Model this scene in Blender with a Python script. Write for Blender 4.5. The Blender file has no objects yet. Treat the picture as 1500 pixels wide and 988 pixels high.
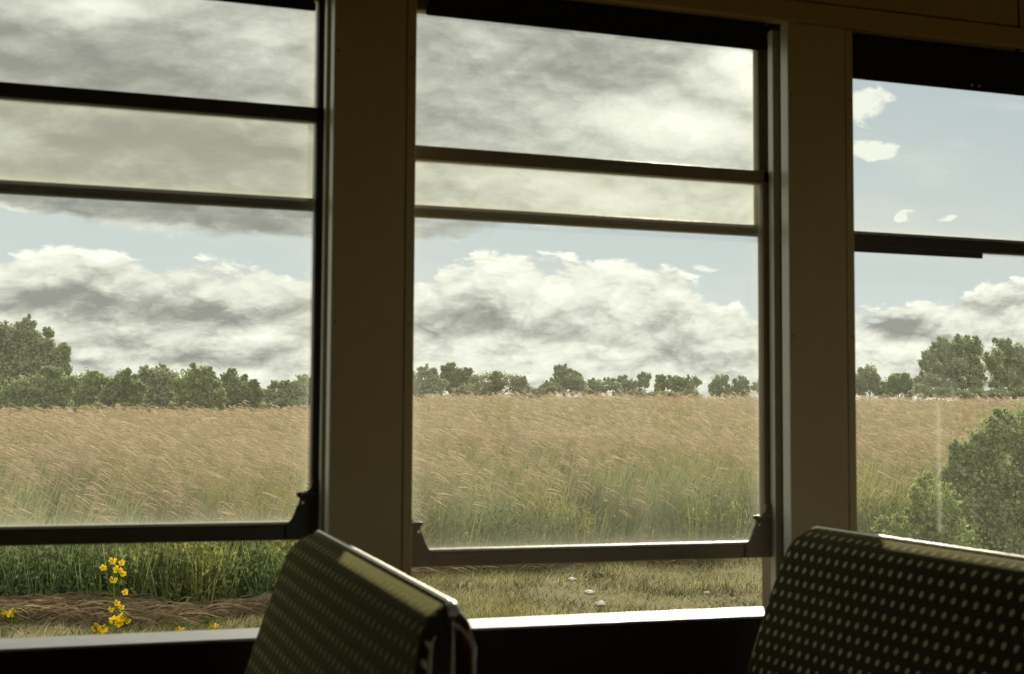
import bpy, bmesh, math, random
import numpy as np
from mathutils import Vector, Matrix

rng = np.random.default_rng(7)
random.seed(7)
C = bpy.context.scene.collection
EYE = 1.2                                   # eye height above the carriage floor
YAW, PITCH, ROLL = math.radians(19.67), math.radians(3.641), math.radians(0.317)
FPX = 2083.0

# ------------------------------------------------------------------ camera
def cam_axes():
    fwd = Vector((math.sin(YAW)*math.cos(PITCH), math.cos(YAW)*math.cos(PITCH), math.sin(PITCH)))
    right = Vector((math.cos(YAW), -math.sin(YAW), 0)); up = right.cross(fwd)
    return right*math.cos(ROLL)+up*math.sin(ROLL), up*math.cos(ROLL)-right*math.sin(ROLL), fwd
RX, UX, FX = cam_axes()
def ab(px, py):
    """direction of a sight line as slopes (x/y, z/y)"""
    d = RX*((px-750)/FPX)+UX*((494-py)/FPX)+FX
    return d.x/d.y, d.z/d.y
def at(px, py, Y):
    a, b = ab(px, py)
    return Vector((a*Y, Y, b*Y+EYE))
cd = bpy.data.cameras.new('camera'); cam = bpy.data.objects.new('camera', cd); C.objects.link(cam)
cam.matrix_world = Matrix(((RX.x, UX.x, -FX.x, 0), (RX.y, UX.y, -FX.y, 0), (RX.z, UX.z, -FX.z, EYE), (0, 0, 0, 1)))
cd.sensor_width = 36; cd.lens = FPX*36/1500; cd.clip_start = .02; cd.clip_end = 3000
cd.dof.use_dof = True; cd.dof.focus_distance = 9.0; cd.dof.aperture_fstop = 11
bpy.context.scene.camera = cam

# ------------------------------------------------------------------ node helpers
class X:
    """tiny expression builder over Math nodes"""
    tree = None
    def __init__(s, v): s.v = v
    @staticmethod
    def op(o, *args):
        n = X.tree.nodes.new('ShaderNodeMath'); n.operation = o
        for i, a in enumerate(args):
            a = a.v if isinstance(a, X) else a
            if isinstance(a, (int, float)): n.inputs[i].default_value = a
            else: X.tree.links.new(a, n.inputs[i])
        return X(n.outputs[0])
    def __add__(s, o): return X.op('ADD', s, o)
    __radd__ = __add__
    def __sub__(s, o): return X.op('SUBTRACT', s, o)
    def __rsub__(s, o): return X.op('SUBTRACT', o, s)
    def __mul__(s, o): return X.op('MULTIPLY', s, o)
    __rmul__ = __mul__
    def __truediv__(s, o): return X.op('DIVIDE', s, o)
    def __pow__(s, o): return X.op('POWER', s, o)
def mx(a, b): return X.op('MAXIMUM', a, b)
def mn(a, b): return X.op('MINIMUM', a, b)
def absx(a): return X.op('ABSOLUTE', a)
def floorx(a): return X.op('FLOOR', a)
def fract(a): return X.op('FRACT', a)
def expx(a): return X.op('EXPONENT', a)
def sstep(e0, e1, x):
    n = X.tree.nodes.new('ShaderNodeMapRange'); n.interpolation_type = 'SMOOTHSTEP'
    for k, v in (('Value', x), ('From Min', e0), ('From Max', e1)):
        v = v.v if isinstance(v, X) else v
        if isinstance(v, (int, float)): n.inputs[k].default_value = v
        else: X.tree.links.new(v, n.inputs[k])
    return X(n.outputs[0])
def comb(x, y, z=0.0):
    n = X.tree.nodes.new('ShaderNodeCombineXYZ')
    for i, a in enumerate((x, y, z)):
        a = a.v if isinstance(a, X) else a
        if isinstance(a, (int, float)): n.inputs[i].default_value = a
        else: X.tree.links.new(a, n.inputs[i])
    return n.outputs[0]
def sep(sock):
    n = X.tree.nodes.new('ShaderNodeSeparateXYZ'); X.tree.links.new(sock, n.inputs[0])
    return [X(o) for o in n.outputs]
def noise(vec, scale=1.0, detail=6, rough=.55, dist=0.0):
    n = X.tree.nodes.new('ShaderNodeTexNoise'); X.tree.links.new(vec, n.inputs['Vector'])
    n.inputs['Scale'].default_value = scale; n.inputs['Detail'].default_value = detail
    n.inputs['Roughness'].default_value = rough; n.inputs['Distortion'].default_value = dist
    return X(n.outputs['Fac'])
def mixc(f, a, b):
    n = X.tree.nodes.new('ShaderNodeMix'); n.data_type = 'RGBA'
    for i, v in ((0, f), (6, a), (7, b)):
        v = v.v if isinstance(v, X) else v
        if isinstance(v, (int, float)): n.inputs[i].default_value = v
        elif isinstance(v, tuple): n.inputs[i].default_value = (*v, 1)
        else: X.tree.links.new(v, n.inputs[i])
    return n.outputs[2]
def curve(x, lo, hi, pts, vlo, vhi):
    """piecewise curve of x in [lo,hi]; pts (x, value)"""
    n = X.tree.nodes.new('ShaderNodeFloatCurve'); c = n.mapping.curves[0]
    P = [((a-lo)/(hi-lo), (v-vlo)/(vhi-vlo)) for a, v in pts]
    c.points[0].location = P[0]; c.points[1].location = P[-1]
    for p in P[1:-1]: c.points.new(*p)
    n.mapping.update()
    X.tree.links.new(((x-lo)/(hi-lo)).v, n.inputs['Value'])
    return X(n.outputs[0])*(vhi-vlo)+vlo

MATS = {}
def newmat(name):
    m = bpy.data.materials.new(name); m.use_nodes = True; m.node_tree.nodes.clear()
    X.tree = m.node_tree; MATS[name] = m
    return m, m.node_tree
def N(t, kind, **kw):
    n = t.nodes.new(kind)
    for k, v in kw.items():
        if hasattr(v, 'links') or isinstance(v, bpy.types.NodeSocket): t.links.new(v, n.inputs[k])
        elif isinstance(v, X): t.links.new(v.v, n.inputs[k])
        else: n.inputs[k].default_value = v
    return n
def finish(t, sh, disp=None):
    o = t.nodes.new('ShaderNodeOutputMaterial'); t.links.new(sh, o.inputs['Surface'])
def objco():
    n = X.tree.nodes.new('ShaderNodeTexCoord'); return n.outputs['Object']
def paint(name, c1, c2, rough=.5, metal=0.0, scale=14, spec=.4, bump=.0, rvar=.1):
    m, t = newmat(name)
    co = objco()
    f = noise(co, scale, 5, .6)
    f2 = noise(co, scale*9, 3, .6)
    col = mixc(sstep(.3, .7, f*.7+f2*.3), c1, c2)
    b = N(t, 'ShaderNodeBsdfPrincipled', **{'Base Color': col, 'Metallic': metal, 'Specular IOR Level': spec})
    t.links.new((f2*rvar*2+(rough-rvar)).v, b.inputs['Roughness'])
    if bump:
        bp = N(t, 'ShaderNodeBump', Strength=bump, Distance=.002, Height=f2); t.links.new(bp.outputs[0], b.inputs['Normal'])
    finish(t, b.outputs[0]); return m
paint('cream_paint', (.52, .42, .205), (.47, .375, .18), .55, 0, 6, .25, .15)
paint('header_paint', (.46, .31, .13), (.41, .275, .115), .5, 0, 6, .25, .1)
paint('brown_frame', (.255, .20, .115), (.21, .165, .092), .42, 0, 22, .35, .15)
paint('dark_frame', (.060, .052, .030), (.045, .04, .022), .45, 0, 22, .3, .15)  # darker version of brown_frame, for the first and last windows
paint('channel_paint', (.66, .66, .60), (.58, .58, .52), .4, .15, 20, .5, .1)
paint('black_rubber', (.018, .017, .015), (.026, .024, .02), .6, 0, 30, .2)
paint('lower_panel', (.022, .016, .011), (.016, .012, .008), .6, 0, 10, .15)
paint('floor_lino', (.06, .045, .03), (.045, .035, .025), .6, 0, 8, .2)
paint('ceiling_paint', (.50, .42, .27), (.45, .38, .24), .6, 0, 5, .2)
paint('sill_metal', (.40, .405, .40), (.32, .325, .32), .4, .4, 35, .5, .1)
paint('trim_metal', (.72, .70, .64), (.6, .58, .52), .3, .55, 40, .5)
paint('screw_metal', (.75, .72, .66), (.65, .62, .55), .25, .9, 60, .5)
paint('blind_cloth', (.030, .030, .024), (.022, .022, .018), .8, 0, 60, .1, .3)
paint('red_vinyl', (.085, .028, .018), (.060, .020, .014), .38, 0, 40, .4, .3)
paint('dark_vinyl', (.018, .015, .013), (.012, .010, .009), .5, 0, 40, .3, .2)
paint('bark', (.11, .095, .07), (.06, .05, .038), .9, 0, 6, .1)
paint('pale_stone', (.70, .68, .60), (.55, .53, .47), .8, 0, 20, .2, .4)

def moquette():
    m, t = newmat('moquette')
    uv = t.nodes.new('ShaderNodeUVMap'); uv.uv_map = 'UVMap'
    u, v, _ = sep(uv.outputs[0])
    vv = v/.0195; row = floorx(vv)
    par = X.op('MODULO', row+200, 2.0)
    uu = u/.0215+par*.5
    du = fract(uu)-.5; dv = fract(vv)-.5
    du = du+dv*.18
    n = noise(uv.outputs[0], 420, 2, .6)
    d = (du/.20)**2+(dv/.25)**2+(n-.5)*1.1
    dot = sstep(1.25, .6, d)
    # little flecks between the dots
    fl = sstep(.62, .72, noise(uv.outputs[0], 300, 2, .5))*.12
    big = noise(uv.outputs[0], 14, 3, .5)
    base = mixc(fl, (.010, .011, .006), (.10, .11, .04))
    dcol = mixc(big, (.40, .39, .21), (.50, .48, .28))
    col = mixc(dot, base, dcol)
    bp = N(t, 'ShaderNodeBump', Strength=.5, Distance=.003, Height=n+dot*.5)
    b = N(t, 'ShaderNodeBsdfPrincipled', **{'Base Color': col, 'Roughness': .9, 'Specular IOR Level': .1,
          'Sheen Weight': .65, 'Sheen Roughness': .4, 'Sheen Tint': (.70, .66, .20, 1), 'Normal': bp.outputs[0]})
    finish(t, b.outputs[0])
moquette()

def leafmat(name, transl=.45, attr=True, col=(.1, .15, .05), rough=.6, tint=(1, 1, 1)):
    m, t = newmat(name)
    if attr:
        a = t.nodes.new('ShaderNodeAttribute'); a.attribute_name = 'col'; c = a.outputs['Color']
    else:
        c = mixc(noise(objco(), 3, 3, .5), col, tuple(k*.7 for k in col))
    d = N(t, 'ShaderNodeBsdfDiffuse', Color=c)
    tr = N(t, 'ShaderNodeBsdfTranslucent', Color=c)
    mixs = N(t, 'ShaderNodeMixShader', Fac=transl); t.links.new(d.outputs[0], mixs.inputs[1]); t.links.new(tr.outputs[0], mixs.inputs[2])
    finish(t, mixs.outputs[0]); return m
leafmat('foliage', .58); leafmat('grass_blades', .5)
leafmat('petal', .5, False, (.85, .60, .03)); leafmat('green_stem', .3, False, (.16, .24, .05))

def groundmat():
    m, t = newmat('verge_ground')
    co = objco(); x, y, z = sep(co)
    n1 = noise(co, .7, 6, .65); n2 = noise(co, 7, 5, .7); n3 = noise(co, 40, 3, .7)
    c = mixc(sstep(.35, .65, n1), (.17, .155, .07), (.25, .215, .115))
    c = mixc(sstep(.45, .75, n2), c, (.12, .14, .045))
    c = mixc(sstep(.55, .75, n3)*.6, c, (.34, .30, .20))
    b = N(t, 'ShaderNodeBsdfPrincipled', **{'Base Color': c, 'Roughness': .95, 'Specular IOR Level': .05})
    bp = N(t, 'ShaderNodeBump', Strength=.8, Distance=.05, Height=n2*.6+n3*.4); t.links.new(bp.outputs[0], b.inputs['Normal'])
    finish(t, b.outputs[0])
groundmat()

def glassmat(name, haze, edge, tint=(.86, .85, .73), streak=None, bottom=0.0):
    """window glass with a film of dust; UV runs 0..1 over the pane"""
    m, t = newmat(name)
    uv = t.nodes.new('ShaderNodeUVMap'); uv.uv_map = 'UVMap'
    u, v, _ = sep(uv.outputs[0])
    w = noise(uv.outputs[0], 5, 4, .6); fine = noise(uv.outputs[0], 60, 4, .7)
    eu = mn(u, 1-u)*.57; ev = mn(v, 1-v)*.57
    # dirt gathers along the edges and, rounded, in the corners
    rad = .035
    qx = mx(rad-eu, 0.0); qy = mx(rad-ev, 0.0)
    dist = rad-X.op('SQRT', qx*qx+qy*qy)
    e = expx(mx(dist, 0.0)*-130)*edge + expx(mx(dist, 0.0)*-32)*edge*.22
    g = haze*(w*.7+.65)+e*(w*.8+.6)
    g = g+sstep(.70, .78, fine)*.03
    if bottom: g = g+expx(v*-5.0)*bottom*(w*.6+.7)
    if streak:
        su, v0, v1, amp = streak
        sn = noise(comb(u*60, v*9), 1, 4, .7)
        g = g+expx(((u-su)/.008)**2*-1)*sstep(v1+.02, v1-.06, v)*sstep(v0, v0+.03, v)*sn*amp
    g = mn(g, .85)
    d = N(t, 'ShaderNodeBsdfDiffuse', Color=(*[k*.8 for k in tint], 1))
    tr = N(t, 'ShaderNodeBsdfTranslucent', Color=(*tint, 1))
    dirt = N(t, 'ShaderNodeMixShader', Fac=.75); t.links.new(d.outputs[0], dirt.inputs[1]); t.links.new(tr.outputs[0], dirt.inputs[2])
    tp = N(t, 'ShaderNodeBsdfTransparent', Color=(.97, .985, .95, 1))
    gl = N(t, 'ShaderNodeBsdfGlossy', Color=(1, 1, 1, 1), Roughness=.02)
    cl = N(t, 'ShaderNodeMixShader', Fac=.014); t.links.new(tp.outputs[0], cl.inputs[1]); t.links.new(gl.outputs[0], cl.inputs[2])
    o = N(t, 'ShaderNodeMixShader', Fac=g); t.links.new(cl.outputs[0], o.inputs[1]); t.links.new(dirt.outputs[0], o.inputs[2])
    finish(t, o.outputs[0]); return m
glassmat('dusty_glass', .045, .35)
glassmat('dusty_glass_upper', .03, .45, (.92, .90, .73), bottom=.10)
glassmat('streaked_glass', .045, .25, streak=(.335, .15, .56, .32))

# ------------------------------------------------------------------ mesh helpers
class MB:
    def __init__(s): s.v = []; s.f = []; s.uv = {}
    def add(s, vs, fs, uvs=None):
        o = len(s.v); s.v += [tuple(p) for p in vs]
        for f in fs: s.f.append([o+i for i in f])
        if uvs is not None:
            for i, q in enumerate(uvs): s.uv[o+i] = q
        return s
    def box(s, x0, x1, y0, y1, z0, z1):
        return s.add([(x, y, z) for x in (x0, x1) for y in (y0, y1) for z in (z0, z1)],
                     [(0, 1, 3, 2), (4, 6, 7, 5), (0, 4, 5, 1), (2, 3, 7, 6), (0, 2, 6, 4), (1, 5, 7, 3)])
    def prism(s, pts, y0, y1):
        """polygon (x,z) extruded along y"""
        n = len(pts)
        vs = [(x, y0, z) for x, z in pts]+[(x, y1, z) for x, z in pts]
        fs = [list(range(n)), list(range(2*n-1, n-1, -1))]+[(i, i+n, (i+1) % n+n, (i+1) % n) for i in range(n)]
        return s.add(vs, fs)
    def tube(s, path, r, seg=10, ry=None, cap=True):
        path = [Vector(p) for p in path]; n = len(path)
        vs = []; prev = None
        for i, p in enumerate(path):
            d = (path[min(i+1, n-1)]-path[max(i-1, 0)]).normalized()
            if prev is None:
                a = d.cross(Vector((0, 0, 1)))
                if a.length < .2: a = d.cross(Vector((0, 1, 0)))
            else: a = prev-d*prev.dot(d)
            a.normalize(); prev = a; b = d.cross(a)
            rr = r[i] if isinstance(r, (list, tuple)) else r
            for k in range(seg):
                t = 2*math.pi*k/seg
                vs.append(p+a*(math.cos(t)*rr)+b*(math.sin(t)*(ry or rr)))
        fs = [(i*seg+k, i*seg+(k+1) % seg, (i+1)*seg+(k+1) % seg, (i+1)*seg+k) for i in range(n-1) for k in range(seg)]
        if cap: fs += [list(range(seg))[::-1], list(range((n-1)*seg, n*seg))]
        return s.add(vs, fs)
    def build(s, name, mat, parent=None, bevel=0, smooth=False, seg=2):
        me = bpy.data.meshes.new(name); me.from_pydata(s.v, [], s.f); me.validate()
        if s.uv:
            l = me.uv_layers.new(name='UVMap')
            for lp in me.loops: l.data[lp.index].uv = s.uv.get(lp.vertex_index, (0, 0))
        bm = bmesh.new(); bm.from_mesh(me)
        bmesh.ops.recalc_face_normals(bm, faces=bm.faces)
        if bevel: bmesh.ops.bevel(bm, geom=bm.edges[:], offset=bevel, segments=seg, affect='EDGES', profile=.5, clamp_overlap=True)
        bm.to_mesh(me); bm.free()
        if smooth:
            for p in me.polygons: p.use_smooth = True
        me.materials.append(MATS[mat])
        o = bpy.data.objects.new(name, me); C.objects.link(o)
        if parent is not None: o.parent = parent; o.matrix_parent_inverse = Matrix.Translation(-parent.location)
        return o
def tag(o, label, cat, group=None, kind=None):
    o['label'] = label; o['category'] = cat
    if group: o['group'] = group
    if kind: o['kind'] = kind
    return o
def empty(name, loc, label, cat, group=None, kind=None):
    o = bpy.data.objects.new(name, None); C.objects.link(o); o.location = loc; o.empty_display_size = .1
    return tag(o, label, cat, group, kind)
E_ = EYE
# ------------------------------------------------------------------ carriage shell
X0, X1, YB = -2.2, 3.9, -.75
SILL = E_-.293; HEAD = E_+.663
PITCHX = .75
PIL = [(.439-PITCHX*(1-k), .563-PITCHX*(1-k)) for k in range(4)]      # four pillars, two in sight
tag(MB().box(X0, X1, YB-.1, 2.12, -.06, 0).build('floor', 'floor_lino'), 'dark linoleum carriage floor under the seats', 'floor', kind='structure')
tag(MB().box(X0, X1, YB-.1, 2.14, E_+1.0, E_+1.06).build('ceiling', 'ceiling_paint'), 'cream painted carriage ceiling above the windows', 'ceiling', kind='structure')
tag(MB().box(X0-.06, X0, YB-.1, 2.12, 0, E_+1.0).build('wall_rear', 'header_paint'), 'plain brown end wall of the carriage', 'wall', kind='structure')
tag(MB().box(X1, X1+.06, YB-.1, 2.12, 0, E_+1.0).build('wall_front', 'header_paint'), 'plain brown far end wall of the carriage', 'wall', kind='structure')
# unseen opposite side: left part closed to darken frames and seats, open windows beyond
w = MB(); w.box(X0, X1, YB-.08, YB, 0, E_-.30); w.box(X0, X1, YB-.08, YB, E_+.60, E_+1.0)
OPP = [(X0, .95), (.96, 1.05), (1.65, 1.75), (2.35, 2.45), (3.05, 3.15), (3.75, X1)]
for a0, a1 in OPP: w.box(a0, a1, YB-.08, YB, E_-.30, E_+.60)
tag(w.build('wall_left', 'header_paint'), 'unseen opposite carriage wall, left part closed for shade, windows beyond', 'wall', kind='structure')
# window side
w = MB(); w.box(X0, X1, 2.0, 2.10, 0, SILL-.005)
wl = w.build('wall_right', 'lower_panel'); tag(wl, 'black lower wall panel beneath the bright window sill', 'wall', kind='structure')
w = MB(); w.box(X0, X1, 2.0, 2.02, E_+.703, E_+1.0)
hp = w.build('header_panel', 'header_paint', wl, bevel=.002)
MB().box(X0, X1, 1.992, 2.02, HEAD, E_+.699).build('header_moulding', 'header_paint', wl, bevel=.004)
MB().box(1.648, 1.6505, 1.9985, 2.01, E_+.66, E_+1.0).build('panel_joint', 'black_rubber', wl)
MB().box(X0, X1, 2.115, 2.14, E_+.655, E_+1.0).build('outer_skin', 'header_paint', wl)
for n_, (s0, s1) in enumerate(((X0, PIL[0][0]), (PIL[3][1], X1))):
    MB().box(s0, s1, 2.0, 2.115, SILL-.013, HEAD).build('side_panel', 'header_paint', wl)
sl = MB().box(PIL[0][0], PIL[3][1], 1.993, 2.093, SILL-.0045, SILL).build('trim_1', 'sill_metal', bevel=.002)
tag(sl, 'pale metal window sill running under all the windows', 'sill', kind='structure')
# pillars: cover panel with two edge strips, core behind with a groove
PLAB = ['brown window pillar beyond the first window, out of frame', 'brown painted window pillar between first and middle window',
        'brown painted window pillar between middle and last window', 'brown window pillar beyond the last window, out of frame']
for k, (p0, p1) in enumerate(PIL):
    m = MB(); m.box(p0+.0022, p1-.016, 2.0005, 2.02, SILL, HEAD)
    o = m.build('trim_%d' % (k+2), 'cream_paint'); tag(o, PLAB[k], 'pillar', kind='structure')
    MB().box(p0, p0+.002, 2.0, 2.0225, SILL, HEAD).build('edge_strip', 'channel_paint', o, bevel=.0006)
    MB().box(p1-.0148, p1, 2.0, 2.0225, SILL, HEAD).build('edge_strip', 'cream_paint', o, bevel=.002)
    MB().box(p0+.013, p1-.013, 2.0205, 2.115, SILL-.013, HEAD).build('pillar_core', 'brown_frame', o)
    for zz in (-.22, .15, .545):
        for xx in (p0+.006, p1-.0075):
            MB().tube([(xx, 2.0005, E_+zz), (xx, 1.9988, E_+zz)], .0022, 10).build('screw_head', 'brown_frame', o)
# ------------------------------------------------------------------ windows
def pane(name, x0, x1, z0, z1, y, mat, parent):
    m = MB(); th = .002
    vs = [(x0, y-th, z0), (x1, y-th, z0), (x1, y-th, z1), (x0, y-th, z1)]
    m.add(vs, [(0, 1, 2, 3)], [(0, 0), (1, 0), (1, 1), (0, 1)])
    return m.build(name, mat, parent)
WLAB = ['tall drop-sash carriage window at the near end, sash raised highest', 'middle carriage window with its lower sash part raised above the sill',
        'far carriage window with its sash fully lowered, bush outside']
def window(k, dz, shorten=0.0):
    xl, xr = PIL[k][1], PIL[k+1][0]
    o = empty('window_%d' % (k+1), ((xl+xr)/2, 2.07, SILL), WLAB[k], 'window', kind='structure')
    FR = 'brown_frame' if k == 1 else 'dark_frame'
    # upper fixed sash (outer)
    ya, yb = 2.087, 2.107
    f = MB()
    f.box(xl-.010, xl+.008, ya, yb, E_+.323, E_+.66); f.box(xr-.005, xr+.010, ya, yb, E_+.323, E_+.66)
    f.box(xl-.010, xr+.010, ya, yb, E_+.323, E_+.341); f.box(xl-.010, xr+.010, ya, yb, E_+.645, E_+.66)
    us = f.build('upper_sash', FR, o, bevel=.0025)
    pane('pane', xl+.006, xr-.003, E_+.339, E_+.647, 2.098, 'dusty_glass_upper', us)
    # fixed jamb below the upper sash
    # lower sliding sash (inner)
    ya, yb = 2.063, 2.083
    z1 = E_+.4285+dz; z0 = E_-.210+dz+shorten
    f = MB()
    f.box(xl-.010, xl+.011, ya, yb, z0, z1); f.box(xr-.011, xr+.010, ya, yb, z0, z1)
    f.box(xl-.010, xr+.010, ya, yb, z1-.0219, z1); f.box(xl-.010, xr+.010, ya, yb, z0, z0+.0225)
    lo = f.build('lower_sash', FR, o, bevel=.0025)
    MB().box(xl+.011, xr-.011, 2.0645, 2.0825, z0+.0225, z0+.0265).build('glazing_bead', 'channel_paint', lo, bevel=.001)
    pane('pane', xl+.009, xr-.009, z0+.02, z1-.019, 2.0745, 'streaked_glass' if k == 2 else 'dusty_glass', lo)
    # stepped corner plates with finger catch, one each side
    for sgn in (1, -1):
        xe = xr if sgn > 0 else xl
        P = [(0.004, .066), (-.011, .066), (-.013, .054), (-.019, .049), (-.034, .047), (-.034, .043), (-.029, .039), (-.031, .030),
             (-.034, .026), (-.036, .019), (-.041, .008), (-.048, .003), (-.048, -.020), (.004, -.020)]
        pl = [(xe+sgn*px, z0+.0215+pz) for px, pz in P]
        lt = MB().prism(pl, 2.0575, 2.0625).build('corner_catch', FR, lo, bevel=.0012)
        cx, cz = xe-sgn*.0255, z0+.0215+.033
        MB().tube([(cx, 2.0575, cz), (cx, 2.0555, cz), (cx, 2.0545, cz)], [.0030, .0030, .0016], 14).build('catch_screw', 'screw_metal', lt, smooth=False)
        fx = xe-sgn*.028
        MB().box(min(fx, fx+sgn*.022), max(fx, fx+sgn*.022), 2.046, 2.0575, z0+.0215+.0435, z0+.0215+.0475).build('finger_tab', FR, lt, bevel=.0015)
    # guide strips on both jambs
    for xx in ((xl-.012, xl+.0015), (xr-.0015, xr+.012)):
        MB().box(*xx, 2.045, 2.0615, SILL, HEAD+.0).build('guide_strip', 'channel_paint', o, bevel=.001)
    return o, lo, z1
w1, s1_, _ = window(0, .045)
w2, s2_, _ = window(1, 0.0)
w3, s3_, z3 = window(2, -.0945, .012)
MB().box(PIL[2][1]-.005, 1.612, 2.0575, 2.0625, z3-.0335, z3-.0225).build('draught_strip', 'dark_frame', s3_, bevel=.001)
# ------------------------------------------------------------------ roller blinds
BL = [('black roller blind rolled up at the top of the near window', .607, 0, 6), ('black roller blind rolled up at the top of the middle window', .619, 1, 22),
      ('black roller blind pulled lowest, at the top of the far window', .588, 2, -8)]
for lab, zb, k, lgap in BL:
    xl, xr = PIL[k][1]+.022, PIL[k+1][0]-.024
    if k == 2: xl = PIL[k][1]+.003
    b = empty('roller_blind', ((xl+xr)/2, 2.04, E_+.69), lab, 'blind', 'roller blinds above the windows')
    MB().tube([(xl+.002, 2.045, E_+.690), (xr-.002, 2.045, E_+.690)], .021, 20).build('blind_roll', 'blind_cloth', b, smooth=True)
    m = MB(); zs = np.linspace(zb+.006, E_*0+.690, 10); n = 30
    xs = np.linspace(xl+.002, xr-.002, n)
    vs = []; fs = []
    for side in (0, .0012):
        for z in zs:
            for x in xs: vs.append((x, 2.0235+side+.0012*math.sin(x*40+z*9), E_+z))
    nz = len(zs)
    for sd in (0, 1):
        for i in range(nz-1):
            for j in range(n-1):
                q = sd*nz*n+i*n+j; fs.append((q, q+1, q+n+1, q+n))
    m.add(vs, fs); m.build('blind_cloth', 'blind_cloth', b, smooth=True)
    MB().box(xl-.001, xr+.001, 2.0213, 2.0283, E_+zb, E_+zb+.0125).build('hem_bar', 'blind_cloth', b, bevel=.002)
    for ex in (xl-.004, xr-.002):
        MB().box(ex, ex+.006, 2.028, 2.066, E_+.664, E_+.716).build('end_bracket', 'brown_frame', b, bevel=.001)
    if k == 2:
        for q in (1.565, 1.580): MB().tube([(q, 2.0213, E_+zb+.008), (q, 2.0195, E_+zb+.008)], .003, 10).build('hem_stud', 'screw_metal', b)

# ------------------------------------------------------------------ seats
ZT = E_-.147
def seat(xf, label, tilt):
    """seat whose cushion faces -X; xf is the front plane at the top"""
    y0, y1, ym = 1.270, 1.876, 1.573; K = .29; H = .52
    r = empty('carriage_seat', (xf, ym, 0), label, 'seat', 'patterned seats along the windows')
    ln = math.hypot(1, K); tx, tz = K/ln, 1/ln      # direction up the back, in XZ
    nx, nz = -1/ln, K/ln                            # outward normal of the front
    RC = .016
    def shape(y, s):
        """y and s after the back widens below its shoulders and its top corners are rounded"""
        t = (y-ym)/(y1-ym)
        w = 1-math.exp(min(0, s)/.09)
        yy = y+(.034*w if t > 0 else -.085*(1-math.exp(min(0, s)/.06)))*min(1, abs(t))**2
        f = max(0, min(1, 1+s/.2))
        d = 0
        for e in (y1-y, y-y0):
            if e < RC: d += RC-math.sqrt(max(0, RC*RC-(RC-max(e, 0))**2))
        return yy, s-d*f, tilt*(y-ym)
    def pt(y, s, t):
        yy, ss, dz = shape(y, s)
        return (xf+tx*ss-nx*t, yy, ZT+tz*ss-nz*t+dz)
    TH = .030; R = .050; A = math.acos(1-TH/R)       # cushion thickness, roll of its top edge
    prof = []
    for i in range(27):
        s = -H+(H-R*math.sin(A))*i/26
        prof.append((s, -.005*math.sin(math.pi*min(1, i/26)), s))
    for i in range(1, 13):
        a = A*i/12
        prof.append((-R*math.sin(A)+R*math.sin(a), R-R*math.cos(a), -R*math.sin(A)+R*a))
    n = len(prof)
    e = np.array([0, .001, .003, .006, .010, .015, .021, .028, .04])
    ys = list(y0+e)+list(np.linspace(y0+.06, y1-.06, 26))+list(y1-e[::-1])
    m = MB(); vs = []; uvs = []
    for y in ys:
        de = min(y-y0, y1-y); er = .012
        off = er-math.sqrt(max(0, er*er-(er-de)**2)) if de < er else 0
        for s, t, u in prof:
            vs.append(pt(y, s, min(TH, t+off))); uvs.append((vs[-1][1], u))
    m.add(vs, [(i*n+j, i*n+j+1, (i+1)*n+j+1, (i+1)*n+j) for i in range(len(ys)-1) for j in range(n-1)], uvs)
    m.build('back_cushion', 'moquette', r, smooth=True)
    # dark side panels closing the cushion at both ends
    for y, o in ((y0, .0006), (y1, -.0006)):
        c = MB(); ring = [pt(y+o, s, min(TH, t+.010)) for s, t, u in prof]; bk = [pt(y+o, s, TH+.002) for s, t, u in prof]
        c.add(ring+bk, [(j, j+1, n+j+1, n+j) for j in range(n-1)]); c.build('side_panel', 'dark_vinyl', r)
    # back shell: rounded top, red brown vinyl
    T0, T1, RR = TH+.001, TH+.023, .022
    q = [(T0, .001)]
    for i in range(0, 10):
        a = math.pi/2*i/9; q.append((T1-RR+RR*math.sin(a), .0005+RR-RR*math.cos(a)))
    q += [(T1, d) for d in (.05, .08, .12, .18, .25, .35)]+[(T1-.003, H)]+[(T0, d) for d in (H, .35, .25, .18, .12, .08, .05, .03, .015)]
    ye = list(y0+np.array([0, .001, .003, .006, .010, .015, .021]))+list(np.linspace(y0+.03, y1-.03, 22))+list(y1-np.array([.021, .015, .010, .006, .003, .001, 0]))
    m = MB(); vs2 = [pt(y, -a, t) for y in ye for t, a in q]; nq = len(q)
    fs = [(i*nq+j, i*nq+(j+1) % nq, (i+1)*nq+(j+1) % nq, (i+1)*nq+j) for i in range(len(ye)-1) for j in range(nq)]
    fs += [list(range(nq)), list(range((len(ye)-1)*nq, len(ye)*nq))]
    m.add(vs2, fs); m.build('back_shell', 'red_vinyl', r)
    # bright metal edging: a bead along the cushion seam, a strip over the top, a bead round each end of the shell
    down = [.004, .012, .022, .035, .05, .08, .12, .18, .25, .35, H]
    seam = [pt(y0-.001, -d, .010 if d > .03 else .010+(TH-.010)*(1-d/.03)**2) for d in down[::-1]]+[pt(y, .0012, TH) for y in ye]+[pt(y1+.001, -d, .010 if d > .03 else .010+(TH-.010)*(1-d/.03)**2) for d in down]
    MB().tube(seam, .0024, 8).build('edge_trim', 'trim_metal', r, smooth=True)
    band = MB(); prf = ((T0+.001, .0012), (T0+.004, .0026), (T0+.008, .0022), (T1-RR*.55, -.0022), (T1-RR*.25, -.0075), (T1-.001, -.018), (T1+.0012, -.026)); nb = len(prf)
    vb = [pt(y, a, t) for y in ye for t, a in prf]
    band.add(vb, [(i*nb+j, i*nb+j+1, (i+1)*nb+j+1, (i+1)*nb+j) for i in range(len(ye)-1) for j in range(nb-1)])
    bo = band.build('top_trim', 'trim_metal', r, smooth=True)
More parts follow.
